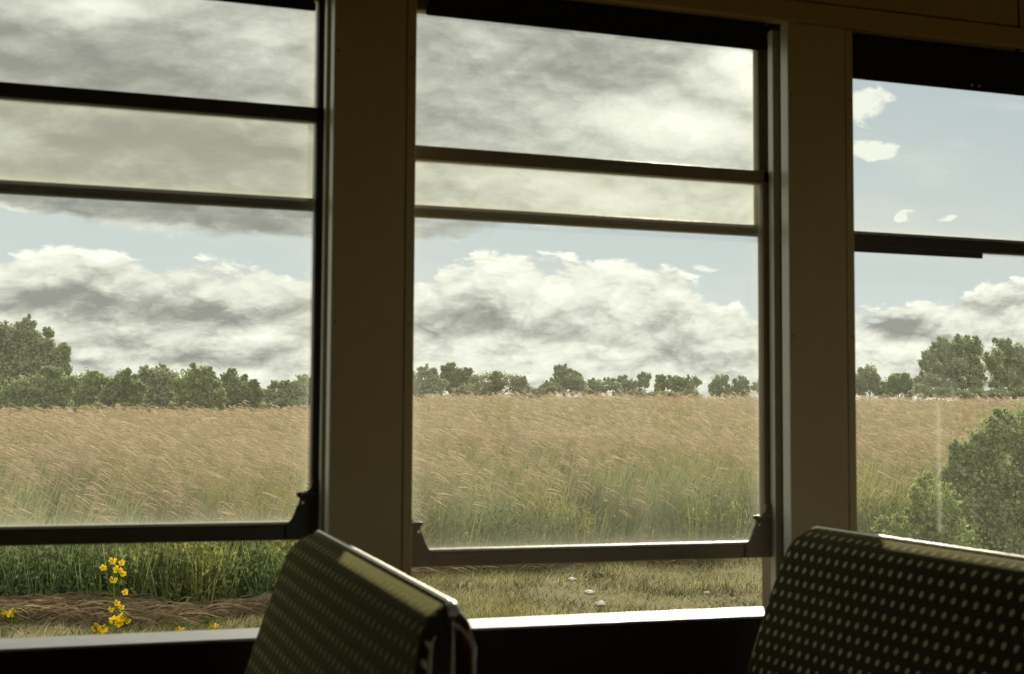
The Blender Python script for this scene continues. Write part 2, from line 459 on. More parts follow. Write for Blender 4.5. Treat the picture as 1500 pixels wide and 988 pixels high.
    sol = bo.modifiers.new('thick', 'SOLIDIFY'); sol.thickness = .0016
    for ysd in (y0-.001, y1+.001):
        MB().tube([pt(ysd, -d, TH+.002) for d in [.001]+down], .0024, 8).build('edge_trim', 'trim_metal', r, smooth=True)
        outer = [pt(ysd, -a, t) for t, a in q[1:18]]
        MB().tube(outer, .0022, 8).build('edge_trim', 'trim_metal', r, smooth=True)
    # pale bulging rim at the wall side, lower down
    MB().tube([pt(y1+k, -d, .026) for k, d in ((.002, .11), (.007, .14), (.010, .17), (.010, .20), (.007, .23), (.001, .26))], [.003, .007, .009, .009, .007, .003], 10).build('side_rim', 'channel_paint', r, smooth=True)
    # seat cushion, frame and legs below
    xs_ = xf-tx*.52
    m = MB().box(xs_-.44, xs_+.02, y0-.03, y1+.03, .36, .47)
    sc = m.build('seat_cushion', 'moquette', r, bevel=.028, smooth=True, seg=4)
    me = sc.data; l = me.uv_layers.new(name='UVMap') if not me.uv_layers else me.uv_layers[0]
    for lp in me.loops:
        p = me.vertices[lp.vertex_index].co; l.data[lp.index].uv = (p.y, p.x+p.z)
    MB().box(xs_-.42, xs_+.06, y0+.0, y1-.0, .325, .36).build('seat_frame', 'dark_vinyl', r, bevel=.006)
    for fx in (xs_-.38, xs_+.02):
        for fy in (y0+.06, y1-.06):
            MB().tube([(fx, fy, .33), (fx, fy, .012), (fx, fy, 0)], [.016, .016, .03], 14).build('leg', 'trim_metal', r, smooth=True)
    for fy in (y0+.05, y1-.05):
        MB().tube([(xs_+.06, fy, .34), (xs_+.085, fy, .42), pt(fy, -H+.02, T1+.01), pt(fy, -H+.12, T1+.01)], .012, 12).build('back_bracket', 'trim_metal', r, smooth=True)
    return r
ZT = E_-.143
seat(.368, 'patterned green seat with metal edging below the first window pillar', .042)
seat(1.122, 'black seat with pale dots in front of the second window pillar', .012)

# ------------------------------------------------------------------ terrain
GY = [-400, -6, -1.5, 3.4, 8.5, 12, 16, 25, 40, 60, 120, 400, 900]
GZ = [-2.2, -2.2, -2.2, -2.2, -1.66, -1.53, -1.40, -1.02, -.33, -.02, .3, .6, .6]
def gz(y, x=None):
    g = np.interp(y, GY, GZ)+EYE
    if x is None: return g
    t = np.clip((y-20)/25, 0, 1); t = t*t*(3-2*t)
    return g+t*np.interp(x/np.maximum(y, 1), [.0, .18, .30, .5, .8], [-.42, -.36, .20, .26, .34])
def lump(x, y): return .03*np.sin(x*1.3+y*.7)+.025*np.sin(x*3.1-y*2.2+1)
gx = np.concatenate([np.linspace(-400, -12, 12), np.linspace(-8, 20, 90), np.linspace(24, 900, 24)])
gy = np.concatenate([np.linspace(-400, -2, 10), np.linspace(2.5, 26, 100), np.linspace(28, 900, 40)])
GXX, GYY = np.meshgrid(gx, gy); GZZ = gz(GYY, GXX)+np.where((GYY > 6) & (GYY < 30), lump(GXX, GYY), 0)
vv = np.stack([GXX, GYY, GZZ], -1).reshape(-1, 3); nxg = len(gx)
m = MB(); m.add(vv.tolist(), [(i*nxg+j, i*nxg+j+1, (i+1)*nxg+j+1, (i+1)*nxg+j) for i in range(len(gy)-1) for j in range(nxg-1)])
tag(m.build('ground', 'verge_ground', smooth=True), 'rough grassy verge and field outside the carriage', 'ground', kind='structure')

# ------------------------------------------------------------------ vegetation
def np_mesh(name, V, Q, col, mat, parent=None, smooth=False):
    V = np.asarray(V, np.float32).reshape(-1, 3); Q = np.asarray(Q, np.int32).reshape(-1, 4)
    me = bpy.data.meshes.new(name); me.vertices.add(len(V)); me.vertices.foreach_set('co', V.ravel())
    me.loops.add(Q.size); me.loops.foreach_set('vertex_index', Q.ravel())
    me.polygons.add(len(Q)); me.polygons.foreach_set('loop_start', np.arange(0, Q.size, 4, dtype=np.int32))
    me.update(calc_edges=True)
    if col is not None:
        a = me.attributes.new('col', 'FLOAT_COLOR', 'POINT')
        c = np.ones((len(V), 4), np.float32); c[:, :3] = np.asarray(col).reshape(-1, 3); a.data.foreach_set('color', c.ravel())
    me.materials.append(MATS[mat])
    o = bpy.data.objects.new(name, me); C.objects.link(o)
    if parent is not None: o.parent = parent; o.matrix_parent_inverse = Matrix.Translation(-parent.location)
    return o
def ribbons(P, W, S, col):
    """P (N,K,3) centre lines, W (N,K) half widths, S (N,3) side vectors, col (N,K,3)"""
    n, k, _ = P.shape
    A = P-S[:, None, :]*W[..., None]; B = P+S[:, None, :]*W[..., None]
    V = np.stack([A, B], 2).reshape(-1, 3)
    base = (np.arange(n)*k*2)[:, None]+(np.arange(k-1)*2)[None, :]
    Q = np.stack([base, base+1, base+3, base+2], -1).reshape(-1, 4)
    return V, Q, np.repeat(col.reshape(-1, 3), 2, axis=0)
def cat(parts):
    Vs, Qs, Cs = [], [], []; o = 0
    for V, Q, c in parts: Vs.append(V); Qs.append(Q+o); Cs.append(c); o += len(V)
    return np.concatenate(Vs), np.concatenate(Qs), np.concatenate(Cs)
def wave(x, y, s=1.0):
    return (np.sin(x*.9*s+y*.31)+np.sin(x*2.3*s-y*.8+1.7)*.6+np.sin(x*.37*s+y*1.1+.6)*.8)/2.4
def front(a):            # near edge of the tall grass, as distance, by slope x/y
    return np.interp(a, [-.3, .1, .22, .34, .6, .8, 1.0], [12.6, 12.6, 13.2, 14.7, 14.9, 14.2, 14.0])
def sidevec(n):
    t = rng.normal(0, .55, n); return np.stack([np.cos(t), np.sin(t), np.zeros(n)], -1)

def tall_grass():
    parts = []
    for ya, yb, dens, detail in ((12.4, 17, 85, 2), (17, 24, 46, 1), (24, 40, 20, 0), (40, 72, 7, 0)):
        n = int(dens*(yb-ya)*(ya+yb)/2*1.25)
        y = np.sqrt(rng.uniform(ya*ya, yb*yb, n)); a = rng.uniform(-.22, 1.03, n); x = a*y
        ok = y > front(a)+rng.uniform(0, .5, n)
        x, y, a = x[ok], y[ok], a[ok]; n = len(x)
        wv = wave(x, y)
        edge = np.clip((y-front(a))/1.6, 0, 1); far = np.clip((y-front(a)-1.9+wave(x*1.3, y)*1.5)/4.5, 0, 1)
        h = (1.0+.12*wv+rng.normal(0, .10, n))*(.60+.32*edge+.10*far)
        h *= np.where(a > .66, 1-.25*np.clip((.9-abs(a-.8)*8), 0, 1)*(y < 16), 1)
        z = gz(y, x)
        lean = rng.uniform(.10, .28, n)*h; ly = rng.normal(0, .05, n)
        sc = np.clip(y/16, 1, 4)
        ripe = np.clip(.10+.75*far+.22*wave(x*.6+3, y*.7)+rng.normal(0, .15, n), 0, 1)
        gcol = np.where((wave(x*1.7+9, y*.5) > .15)[:, None], np.array([.335, .335, .115]), np.array([.235, .275, .125]))
        gcol = gcol*rng.uniform(.75, 1.25, (n, 1))*(.85+.45*wave(x*2.7+4, y*.8))[:, None]
        tan = np.array([.40, .31, .175])*rng.uniform(.8, 1.2, (n, 1))
        t = np.linspace(0, 1, 4)
        P = np.stack([x[:, None]+lean[:, None]*t**2, y[:, None]+ly[:, None]*t, z[:, None]+h[:, None]*t], -1)
        W = np.outer(.0026*sc, [1.2, 1.0, .8, .6])
        f = (np.clip((t*1.35-.35), 0, 1)[None, :]*(.25+.75*ripe[:, None]))[..., None]
        col = gcol[:, None, :]*(1-f)+(tan*.9)[:, None, :]*f
        parts.append(ribbons(P, W, sidevec(n), col))
        # drooping seed plumes
        has = rng.uniform(0, 1, n) < (.04+.9*ripe)
        idx = np.where(has)[0]; k = len(idx)
        tip = P[idx, -1]
        for w_ in range(6 if detail == 2 else (5 if detail == 1 else 3)):
            L = rng.uniform(.10, .23, k); dr = rng.uniform(.2, .95, k)
            s = np.linspace(0, 1, 4)
            st = tip-np.stack([lean[idx]*.16, 0*L, .07*np.ones(k)], -1)*(w_/4.)
            dy = rng.normal(0, .05, k)
            PP = np.stack([st[:, 0:1]+L[:, None]*s*(.6+.35*s), st[:, 1:2]+dy[:, None]*s, st[:, 2:3]+L[:, None]*(.18*s-dr[:, None]*(.35*s+.75*s**2))], -1)
            ww = np.outer((.0042 if w_ else .0065)*np.clip(y[idx]/16, 1, 2.6), [.35, 1, .8, .1])
            pc = np.where(rng.uniform(0, 1, (k, 1)) < .5, np.array([.48, .37, .26]), np.array([.40, .315, .195]))*rng.uniform(.75, 1.2, (k, 1))
            pc = np.repeat(pc[:, None, :], 4, 1)
            sd = rng.normal(0, 1, (k, 3)); sd[:, 0] *= .5; sd /= np.linalg.norm(sd, axis=1, keepdims=True)
            parts.append(ribbons(PP, ww, sd, pc))
        # leaves
        for w_ in range((0, 2, 5)[detail]):
            fr = rng.uniform(.08, .7, n); L = rng.uniform(.22, .5, n)*(1.1-fr*.4); th = rng.uniform(-math.pi, math.pi, n)
            dx = np.cos(th)*.45+.22; dy = np.sin(th)*.4
            s = np.linspace(0, 1, 4)
            PP = np.stack([(x+lean*fr**2)[:, None]+(L*dx)[:, None]*s, (y+ly*fr)[:, None]+(L*dy)[:, None]*s,
                           (z+h*fr)[:, None]+L[:, None]*(1.0*s-rng.uniform(.3, .95, n)[:, None]*s**2)], -1)
            ww = np.outer(.0052*sc, [.7, 1, .8, .08])
            cc = gcol*(1-.45*np.clip(fr-.3, 0, 1)[:, None])+tan*(.45*np.clip(fr-.3, 0, 1)[:, None])
            parts.append(ribbons(PP, ww, sidevec(n), np.repeat(cc[:, None, :], 4, 1)))
    V, Q, c = cat(parts)
    o = np_mesh('tall_grass', V, Q, c, 'grass_blades')
    tag(o, 'tall ripe field grass with pinkish tan plumes and green stems', 'grass', kind='stuff')
tall_grass()

def leaf_quads(P, size, col, up=.3):
    n = len(P)
    u = rng.normal(0, 1, (n, 3)); u[:, 2] += up; u /= np.linalg.norm(u, axis=1, keepdims=True)
    v = np.cross(u, rng.normal(0, 1, (n, 3))); v /= np.linalg.norm(v, axis=1, keepdims=True)
    s = size[:, None] if np.ndim(size) else size
    V = np.stack([P-u*s*.5, P+v*s*.28, P+u*s*.5, P-v*s*.28], 1).reshape(-1, 3)
    Q = np.arange(n*4).reshape(-1, 4)
    return V, Q, np.repeat(col, 4, axis=0)

def weeds():
    # leafy green weeds in front of the grass: dense on the left and patchy in the middle
    parts = []
    n = 1500
    y = rng.uniform(12.2, 14.2, n); a = rng.uniform(-.16, .235, n); x = a*y
    n2 = 700
    a2 = rng.uniform(.25, 1.0, n2); y2 = front(a2)+rng.uniform(-.2, 1.0, n2); x2 = a2*y2
    keep = wave(x2*2.1, y2) > -.1
    x = np.concatenate([x, x2[keep]]); y = np.concatenate([y, y2[keep]])
    left = x < .26*y
    h = np.where(left, rng.uniform(.36, .66, len(x)), rng.uniform(.3, .8, len(x)))*(.85+.25*wave(x*3, y))
    z = gz(y)
    hue = np.where((wave(x*4+2, y*2) > .1)[:, None], np.array([.23, .235, .075]), np.array([.13, .165, .065]))
    for k in range(34):
        fr = rng.uniform(.1, 1, len(x)); r = .10+.1*(1-fr)
        P = np.stack([x+rng.normal(0, 1, len(x))*r, y+rng.normal(0, 1, len(x))*r, z+h*fr], -1)
        parts.append(leaf_quads(P, rng.uniform(.025, .07, len(x)), hue*rng.uniform(.7, 1.3, (len(x), 1)), .9))
    t = np.linspace(0, 1, 4)
    for k in range(4):
        dx = rng.normal(0, .1, len(x)); dy = rng.normal(0, .1, len(x))
        P = np.stack([(x+dx)[:, None]+dx[:, None]*t, (y+dy)[:, None]+dy[:, None]*t, z[:, None]+(h*rng.uniform(.7, 1.15, len(x)))[:, None]*t], -1)
        parts.append(ribbons(P, np.outer(np.full(len(x), .006), [1, 1, .8, .1]), sidevec(len(x)), np.repeat((hue*1.1)[:, None, :], 4, 1)))
    V, Q, c = cat(parts)
    tag(np_mesh('green_weeds', V, Q, c, 'foliage'), 'low leafy green weeds along the foot of the tall grass', 'weeds', kind='stuff')
weeds()

def verge():
    n = 75000
    y = rng.uniform(8.6, 15.2, n); a = rng.uniform(-.22, 1.02, n); x = a*y
    ok = (y < front(a)+.6) & (wave(x*2.6, y*3.3) > rng.uniform(-1.1, .6, n)); x, y, a = x[ok], y[ok], a[ok]; n = len(x)
    h = rng.uniform(.025, .085, n)*(1+.5*wave(x*2, y*2)); z = gz(y)+lump(x, y)-.005
    t = np.linspace(0, 1, 3)
    dx = rng.normal(.02, .05, n); dy = rng.normal(0, .04, n)
    P = np.stack([x[:, None]+dx[:, None]*t**1.5, y[:, None]+dy[:, None]*t, z[:, None]+h[:, None]*t], -1)
    pal = np.array([[.26, .25, .10], [.34, .29, .15], [.12, .14, .055], [.40, .34, .21]])
    pick = np.clip(((wave(x*1.4+5, y*2.1)+1)*1.6+rng.normal(0, .8, n)), 0, 3.99).astype(int)
    col = pal[pick]*rng.uniform(.75, 1.2, (n, 1))*(.85+.5*wave(x*4.1, y*5.3))[:, None]
    V, Q, c = ribbons(P, np.outer(np.full(n, .0048), [1, .8, .1]), sidevec(n), np.repeat(col[:, None, :], 3, 1))
    tag(np_mesh('verge_grass', V, Q, c, 'grass_blades'), 'short yellow-green grass on the trackside verge', 'grass', kind='stuff')
    # flattened dead grass
    n = 6500
    a = np.concatenate([rng.uniform(-.16, .27, 4600), rng.uniform(.26, .55, 1900)]); n = len(a)
    y = front(a)-np.where(a < .26, rng.uniform(-.1, 1.25, n), rng.uniform(-.2, .8, n)); x = a*y
    ok = wave(x*1.5+2, y*2) > rng.uniform(-1, .2, n); x, y = x[ok], y[ok]; n = len(x)
    z = gz(y)+lump(x, y)+rng.uniform(.0, .10, n)
    L = rng.uniform(.15, .5, n); th = rng.normal(0, .35, n); s = np.linspace(-.5, .5, 4)
    P = np.stack([x[:, None]+(L*np.cos(th))[:, None]*s, y[:, None]+(L*np.sin(th))[:, None]*s, z[:, None]+(rng.normal(0, .12, n)*L)[:, None]*s+(.05*(1-(2*s)**2))[None, :]], -1)
    col = np.where(rng.uniform(0, 1, (n, 1)) < .6, np.array([.17, .125, .072]), np.array([.30, .235, .14]))*rng.uniform(.7, 1.2, (n, 1))
    sd = np.tile(np.array([[0, .4, .9]]), (n, 1))
    V, Q, c = ribbons(P, np.outer(np.full(n, .006), [.4, 1, 1, .3]), sd, np.repeat(col[:, None, :], 4, 1))
    tag(np_mesh('dead_grass', V, Q, c, 'grass_blades'), 'flattened brown dead grass between the weeds and the verge', 'grass', kind='stuff')
verge()

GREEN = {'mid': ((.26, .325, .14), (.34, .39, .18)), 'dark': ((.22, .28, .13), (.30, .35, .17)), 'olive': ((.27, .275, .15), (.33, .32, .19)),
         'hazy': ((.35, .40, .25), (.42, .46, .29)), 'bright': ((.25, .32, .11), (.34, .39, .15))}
def foliage_thing(name, label, cat_, d, blobs, hue='mid', leaf=.13, dens=4.5, trunk=None, trunks=None, group=None, bush=False, thin=1.0):
    """crown from ellipsoids given in sight-line coordinates (px,py,rx,ry) at distance d"""
    c0, c1 = [np.array(k) for k in GREEN[hue]]
    if bush and d > 30 and blobs[0][0] < 470: blobs = blobs+[(b[0], 598, b[2], 14) for b in blobs if b[1] > 560]
    B = []
    for px, py, rx, ry in blobs:
        p = at(px, py, d); k = d/FPX/math.cos(YAW)
        B.append((p.x, p.y, p.z, rx*k*1.02, ry*k*1.02))
    xm = sum(b[0]*b[3] for b in B)/sum(b[3] for b in B); g = float(gz(d, xm))
    root = empty(name, (xm, d, g), label, cat_, group)
    parts = []; rg = np.random.default_rng(abs(int(blobs[0][0]*7+blobs[0][1])))
    sub = []
    for bx, by, bz, rx, rz in B:
        for _ in range(7):
            th = rg.uniform(0, 2*math.pi); k = rg.uniform(.22, .40)
            sub.append((bx+math.cos(th)*rx*(1-.25*k), by+rg.uniform(-.5, .5)*rx, bz+math.sin(th)*rz*(1-.25*k), max(rx*k, leaf), max(rz*k, leaf)))
    for bx, by, bz, rx, rz in [(b[0], b[1], b[2], b[3]*.9, b[4]*.9) for b in B]+sub:
        ry = max(rx, rz)*.8
        n = int(dens*4*math.pi*rx*rz/(leaf*leaf*.28)*.5*thin)+40
        # clusters of leaves on a lumpy shell
        nc = max(10, n//22)
        dv = rng.normal(0, 1, (nc, 3)); dv /= np.linalg.norm(dv, axis=1, keepdims=True)
        rr = rng.uniform(.35, 1.0, nc)**.6*rng.uniform(.85, 1.08, nc)
        cc = dv*rr[:, None]
        pick = rng.integers(0, nc, n)
        pt = cc[pick]+rng.normal(0, .17, (n, 3))
        P = pt*np.array([rx, ry, rz])+np.array([bx, by, bz])
        P[:, 2] = np.maximum(P[:, 2], g+.02)
        tone = rng.uniform(0, 1, nc)[pick][:, None]
        col = (c0*(1-tone)+c1*tone)*rng.uniform(.8, 1.2, (n, 1))
        parts.append(leaf_quads(P, rng.uniform(.7, 1.3, n)*leaf, col, .2))
    V, Q, c = cat(parts)
    np_mesh('crown', V, Q, c, 'foliage', root)
    # trunks and branches
    tops = trunks or ([trunk] if trunk else [None])
    low = min(b[2]-b[4]*.2 for b in B)
    big = sorted(B, key=lambda b: -b[3]*b[4])
    r0 = .035*max(b[3] for b in B)+.02
    basex = [at(t, 600, d).x for t in tops if t is not None] or [xm]
    for bx0 in basex:
        m = MB()
        join = Vector((bx0+.02, d, g+max(.15, (low-g)*.75)))
        m.tube([(bx0, d, g-.05), (bx0*.5+join.x*.5+.03, d, g*.5+join.z*.5), join], [r0*1.3, r0, r0*.85], 8)
        for b in big[:6]:
            if len(basex) > 1 and abs(b[0]-bx0) > b[3]*1.6: continue
            e = Vector((b[0], b[1]+rng.uniform(-.1, .1), b[2]+b[4]*.55)); mid = join.lerp(e, .5)+Vector((rng.uniform(-.05, .05)*b[3], 0, .06*b[4]))
            m.tube([join, mid, e], [r0*.7, r0*.45, r0*.12], 6)
        m.build('stem' if bush else 'trunk', 'bark', root, smooth=True)
    return root
TG, BG = 'trees beyond the field', 'bushes beyond the field'
def tree(label, d, blobs, **k): return foliage_thing('field_tree', label, 'tree', d, blobs, group=TG, **k)
def bush(label, d, blobs, **k): return foliage_thing('hedge_bush', label, 'bush', d, blobs, group=BG, bush=True, **k)
# seen through the near window
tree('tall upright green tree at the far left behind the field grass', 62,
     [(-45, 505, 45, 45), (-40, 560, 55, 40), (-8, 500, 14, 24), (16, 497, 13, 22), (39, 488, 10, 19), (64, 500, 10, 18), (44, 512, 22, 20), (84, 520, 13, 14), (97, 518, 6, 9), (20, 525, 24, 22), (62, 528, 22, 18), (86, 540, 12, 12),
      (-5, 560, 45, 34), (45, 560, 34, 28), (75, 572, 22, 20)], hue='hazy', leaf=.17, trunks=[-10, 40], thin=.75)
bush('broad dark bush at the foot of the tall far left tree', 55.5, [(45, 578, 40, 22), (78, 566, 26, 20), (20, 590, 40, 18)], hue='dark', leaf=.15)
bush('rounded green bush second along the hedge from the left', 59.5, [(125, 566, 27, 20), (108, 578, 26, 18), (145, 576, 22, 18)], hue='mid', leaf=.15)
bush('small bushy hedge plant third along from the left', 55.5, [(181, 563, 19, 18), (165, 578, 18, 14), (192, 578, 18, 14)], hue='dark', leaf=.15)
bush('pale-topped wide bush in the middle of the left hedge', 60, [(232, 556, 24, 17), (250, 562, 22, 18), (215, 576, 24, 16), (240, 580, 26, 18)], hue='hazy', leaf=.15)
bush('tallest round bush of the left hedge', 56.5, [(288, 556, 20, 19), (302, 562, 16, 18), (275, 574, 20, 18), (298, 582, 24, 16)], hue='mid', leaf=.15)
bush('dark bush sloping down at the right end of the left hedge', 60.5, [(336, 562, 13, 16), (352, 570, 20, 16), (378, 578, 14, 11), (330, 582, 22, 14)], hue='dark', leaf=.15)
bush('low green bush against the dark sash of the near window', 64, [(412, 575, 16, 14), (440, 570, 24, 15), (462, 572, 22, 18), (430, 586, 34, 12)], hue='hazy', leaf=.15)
# middle window
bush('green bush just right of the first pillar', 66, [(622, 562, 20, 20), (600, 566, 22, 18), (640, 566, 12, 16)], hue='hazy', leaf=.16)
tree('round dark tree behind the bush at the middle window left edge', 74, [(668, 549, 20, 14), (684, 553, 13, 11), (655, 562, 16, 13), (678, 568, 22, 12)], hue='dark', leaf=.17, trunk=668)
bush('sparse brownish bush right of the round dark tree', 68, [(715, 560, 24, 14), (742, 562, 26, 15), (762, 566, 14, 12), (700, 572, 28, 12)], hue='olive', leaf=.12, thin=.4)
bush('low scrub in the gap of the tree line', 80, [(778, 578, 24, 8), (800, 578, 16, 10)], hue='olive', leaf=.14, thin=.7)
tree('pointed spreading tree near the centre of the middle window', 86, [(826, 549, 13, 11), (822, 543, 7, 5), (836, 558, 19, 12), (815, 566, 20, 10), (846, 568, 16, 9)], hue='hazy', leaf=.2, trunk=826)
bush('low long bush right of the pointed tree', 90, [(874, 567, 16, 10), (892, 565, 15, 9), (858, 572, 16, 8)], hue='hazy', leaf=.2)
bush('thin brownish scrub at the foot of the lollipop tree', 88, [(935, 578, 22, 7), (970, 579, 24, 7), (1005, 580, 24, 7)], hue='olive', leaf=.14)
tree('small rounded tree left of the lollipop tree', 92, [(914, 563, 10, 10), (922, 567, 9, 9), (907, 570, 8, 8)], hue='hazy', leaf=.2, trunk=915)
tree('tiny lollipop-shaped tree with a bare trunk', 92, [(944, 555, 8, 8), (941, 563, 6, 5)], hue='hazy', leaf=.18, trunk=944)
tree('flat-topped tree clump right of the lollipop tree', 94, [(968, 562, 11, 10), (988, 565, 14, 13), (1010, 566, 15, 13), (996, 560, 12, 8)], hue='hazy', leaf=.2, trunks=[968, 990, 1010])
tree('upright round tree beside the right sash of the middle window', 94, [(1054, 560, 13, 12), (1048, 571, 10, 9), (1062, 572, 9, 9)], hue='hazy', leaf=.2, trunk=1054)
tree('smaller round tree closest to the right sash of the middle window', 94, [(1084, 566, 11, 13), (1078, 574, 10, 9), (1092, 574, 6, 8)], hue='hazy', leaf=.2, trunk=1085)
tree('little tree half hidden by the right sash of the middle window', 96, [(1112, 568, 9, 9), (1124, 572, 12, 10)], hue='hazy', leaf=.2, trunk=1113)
# far window
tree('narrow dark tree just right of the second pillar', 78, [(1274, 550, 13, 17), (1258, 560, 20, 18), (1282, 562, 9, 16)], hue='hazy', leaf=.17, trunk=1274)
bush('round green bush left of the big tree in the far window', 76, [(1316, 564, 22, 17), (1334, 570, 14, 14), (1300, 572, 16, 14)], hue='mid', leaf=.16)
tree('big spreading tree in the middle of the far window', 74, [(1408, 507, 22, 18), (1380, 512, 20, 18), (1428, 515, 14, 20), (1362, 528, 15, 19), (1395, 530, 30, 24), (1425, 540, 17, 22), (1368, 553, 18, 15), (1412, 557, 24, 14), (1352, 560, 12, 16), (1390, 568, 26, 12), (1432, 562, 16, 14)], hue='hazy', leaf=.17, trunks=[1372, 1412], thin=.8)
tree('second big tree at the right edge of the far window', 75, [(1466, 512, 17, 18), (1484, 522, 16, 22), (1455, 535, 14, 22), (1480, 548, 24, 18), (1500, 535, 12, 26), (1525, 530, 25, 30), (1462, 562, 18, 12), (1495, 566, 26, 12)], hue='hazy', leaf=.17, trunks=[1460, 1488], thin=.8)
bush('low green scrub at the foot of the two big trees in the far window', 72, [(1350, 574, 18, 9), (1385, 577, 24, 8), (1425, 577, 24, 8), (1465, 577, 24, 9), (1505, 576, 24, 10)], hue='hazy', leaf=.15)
# big bushes close to the track, far window
foliage_thing('trackside_shrub', 'large green shrub filling the lower right of the far window', 'shrub', 13.0,
              [(1500, 640, 50, 50), (1445, 650, 28, 40), (1410, 690, 30, 40), (1440, 690, 50, 55), (1490, 740, 75, 75), (1420, 745, 60, 60), (1560, 720, 90, 120), (1460, 820, 100, 60)], hue='mid', leaf=.062, dens=3.2, bush=True, group='shrubs beside the track')
foliage_thing('trackside_shrub', 'lower spreading green shrub left of the large trackside shrub', 'shrub', 11.7,
              [(1370, 745, 42, 45), (1325, 790, 45, 36), (1390, 800, 60, 50), (1345, 830, 60, 36)], hue='bright', leaf=.058, dens=2.6, bush=True, group='shrubs beside the track', thin=.8)

# ------------------------------------------------------------------ yellow flowers and stones on the verge
def flower_plant(label, px, py, Y, blooms, h):
    p = at(px, py, Y); g = float(gz(Y)+lump(p.x, Y))
    root = empty('yellow_wildflower', (p.x, Y, g), label, 'flower', 'yellow wildflowers on the verge')
    pts = [at(bx, by, Y) for bx, by, _ in blooms]
    top = max(pts, key=lambda q: q.z)
    m = MB(); m.tube([(p.x, Y, g-.03), ((p.x+top.x)/2+.01, Y, (g+top.z)/2), (top.x, Y, top.z)], [.007, .006, .003], 6)
    for q in pts:
        if q.z-g > .1: m.tube([((p.x+top.x)/2*.5+p.x*.5, Y, g+(q.z-g)*.6), tuple(q)], [.004, .002], 5)
    m.build('stem', 'green_stem', root, smooth=True)
    lv = MB()
    for i in range(9):
        z = g+.03+(max(top.z-g, .1))*.09*i; s = random.choice((-1, 1)); L = random.uniform(.06, .12)
        lv.add([(p.x, Y, z), (p.x+s*L*.5, Y-.02, z+.045), (p.x+s*L, Y+.01, z+.02), (p.x+s*L*.5, Y+.03, z+.03)], [(0, 1, 2, 3)])
    lv.build('leaves', 'green_stem', root)
    for (bx, by, r), q in zip(blooms, pts):
        b = MB(); R = r*Y/FPX*.98
        for k in range(5):
            t = 2*math.pi*k/5+random.random(); c, s = math.cos(t), math.sin(t)
            ax = Vector((c, -.35+.2*s, s*.75)); ax.normalize(); sd = ax.cross(Vector((0, -1, .3))).normalized()
            b.add([q, q+ax*R*.55+sd*R*.45+Vector((0, -.2*R, 0)), q+ax*R, q+ax*R*.55-sd*R*.45+Vector((0, -.2*R, 0))], [(0, 1, 2, 3)])
        vs = []; 
        b.tube([q, q+Vector((0, -R*.22, R*.05))], [R*.22, R*.12], 6)
        b.build('flower', 'petal', root)
    return root
flower_plant('tall yellow wildflower spike in the gap under the near sash', 166, 925, 11.3,
             [(165, 822, 7), (178, 825, 6), (151, 832, 6), (172, 835, 8), (180, 841, 6), (166, 850, 7), (183, 868, 6), (171, 884, 6), (163, 893, 6), (178, 890, 5)], .55)
flower_plant('low yellow wildflower in full bloom by the foot of the tall spike', 174, 930, 11.1, [(166, 909, 8), (178, 905, 8), (174, 913, 8), (186, 910, 6)], .2)
flower_plant('low yellow wildflower left of the tall spike, touching the sill', 146, 935, 10.9, [(141, 920, 8), (152, 922, 8), (147, 926, 7)], .15)
flower_plant('pale yellow tuft far left above the sill', 12, 930, 11.2, [(6, 897, 5), (15, 901, 6), (20, 895, 4)], .2)
flower_plant('small yellow bloom halfway between tall spike and green seat', 264, 935, 10.8, [(260, 922, 5), (268, 923, 5)], .1)
flower_plant('small yellow bloom nearest the green seat', 312, 930, 10.9, [(306, 917, 5), (317, 917, 5)], .1)
def stone(label, px, py, r, sq):
    # sight line meets the verge
    a, b = ab(px, py); y0, y1 = 8.6, 16.0
    for _ in range(50):
        Y = (y0+y1)/2
        if b*Y+EYE > float(gz(Y)+lump(a*Y, Y)): y0 = Y
        else: y1 = Y
    p = at(px, py, Y); g = float(gz(Y)+lump(p.x, Y))
    bm = bmesh.new(); bmesh.ops.create_icosphere(bm, subdivisions=3, radius=1)
    k = r*Y/FPX
    for v in bm.verts:
        n = v.co.normalized(); f = 1+.14*math.sin(n.x*5+px)+.10*math.sin(n.z*7+n.y*4+px*.3)
        v.co = Vector((n.x*k*f, n.y*k*f*.8, n.z*k*sq*f*1.15+k*sq*.9))
    me = bpy.data.meshes.new('verge_stone'); bm.to_mesh(me); bm.free(); me.materials.append(MATS['pale_stone'])
    for f in me.polygons: f.use_smooth = True
    o = bpy.data.objects.new('verge_stone', me); C.objects.link(o); o.location = (p.x, Y, g)
    tag(o, label, 'stone', 'pale stones on the verge')
stone('pale flat stone highest on the verge under the middle window', 838, 851, 7, .35)
stone('longest pale flat stone in the middle of the verge', 863, 870, 9, .3)
stone('pale stone lowest on the verge, just above the sill', 880, 888, 9, .4)
stone('small pale stone right of the highest flat stone', 880, 842, 4, .6)
stone('small pale stone on the verge near the right seat', 1036, 871, 5, .5)

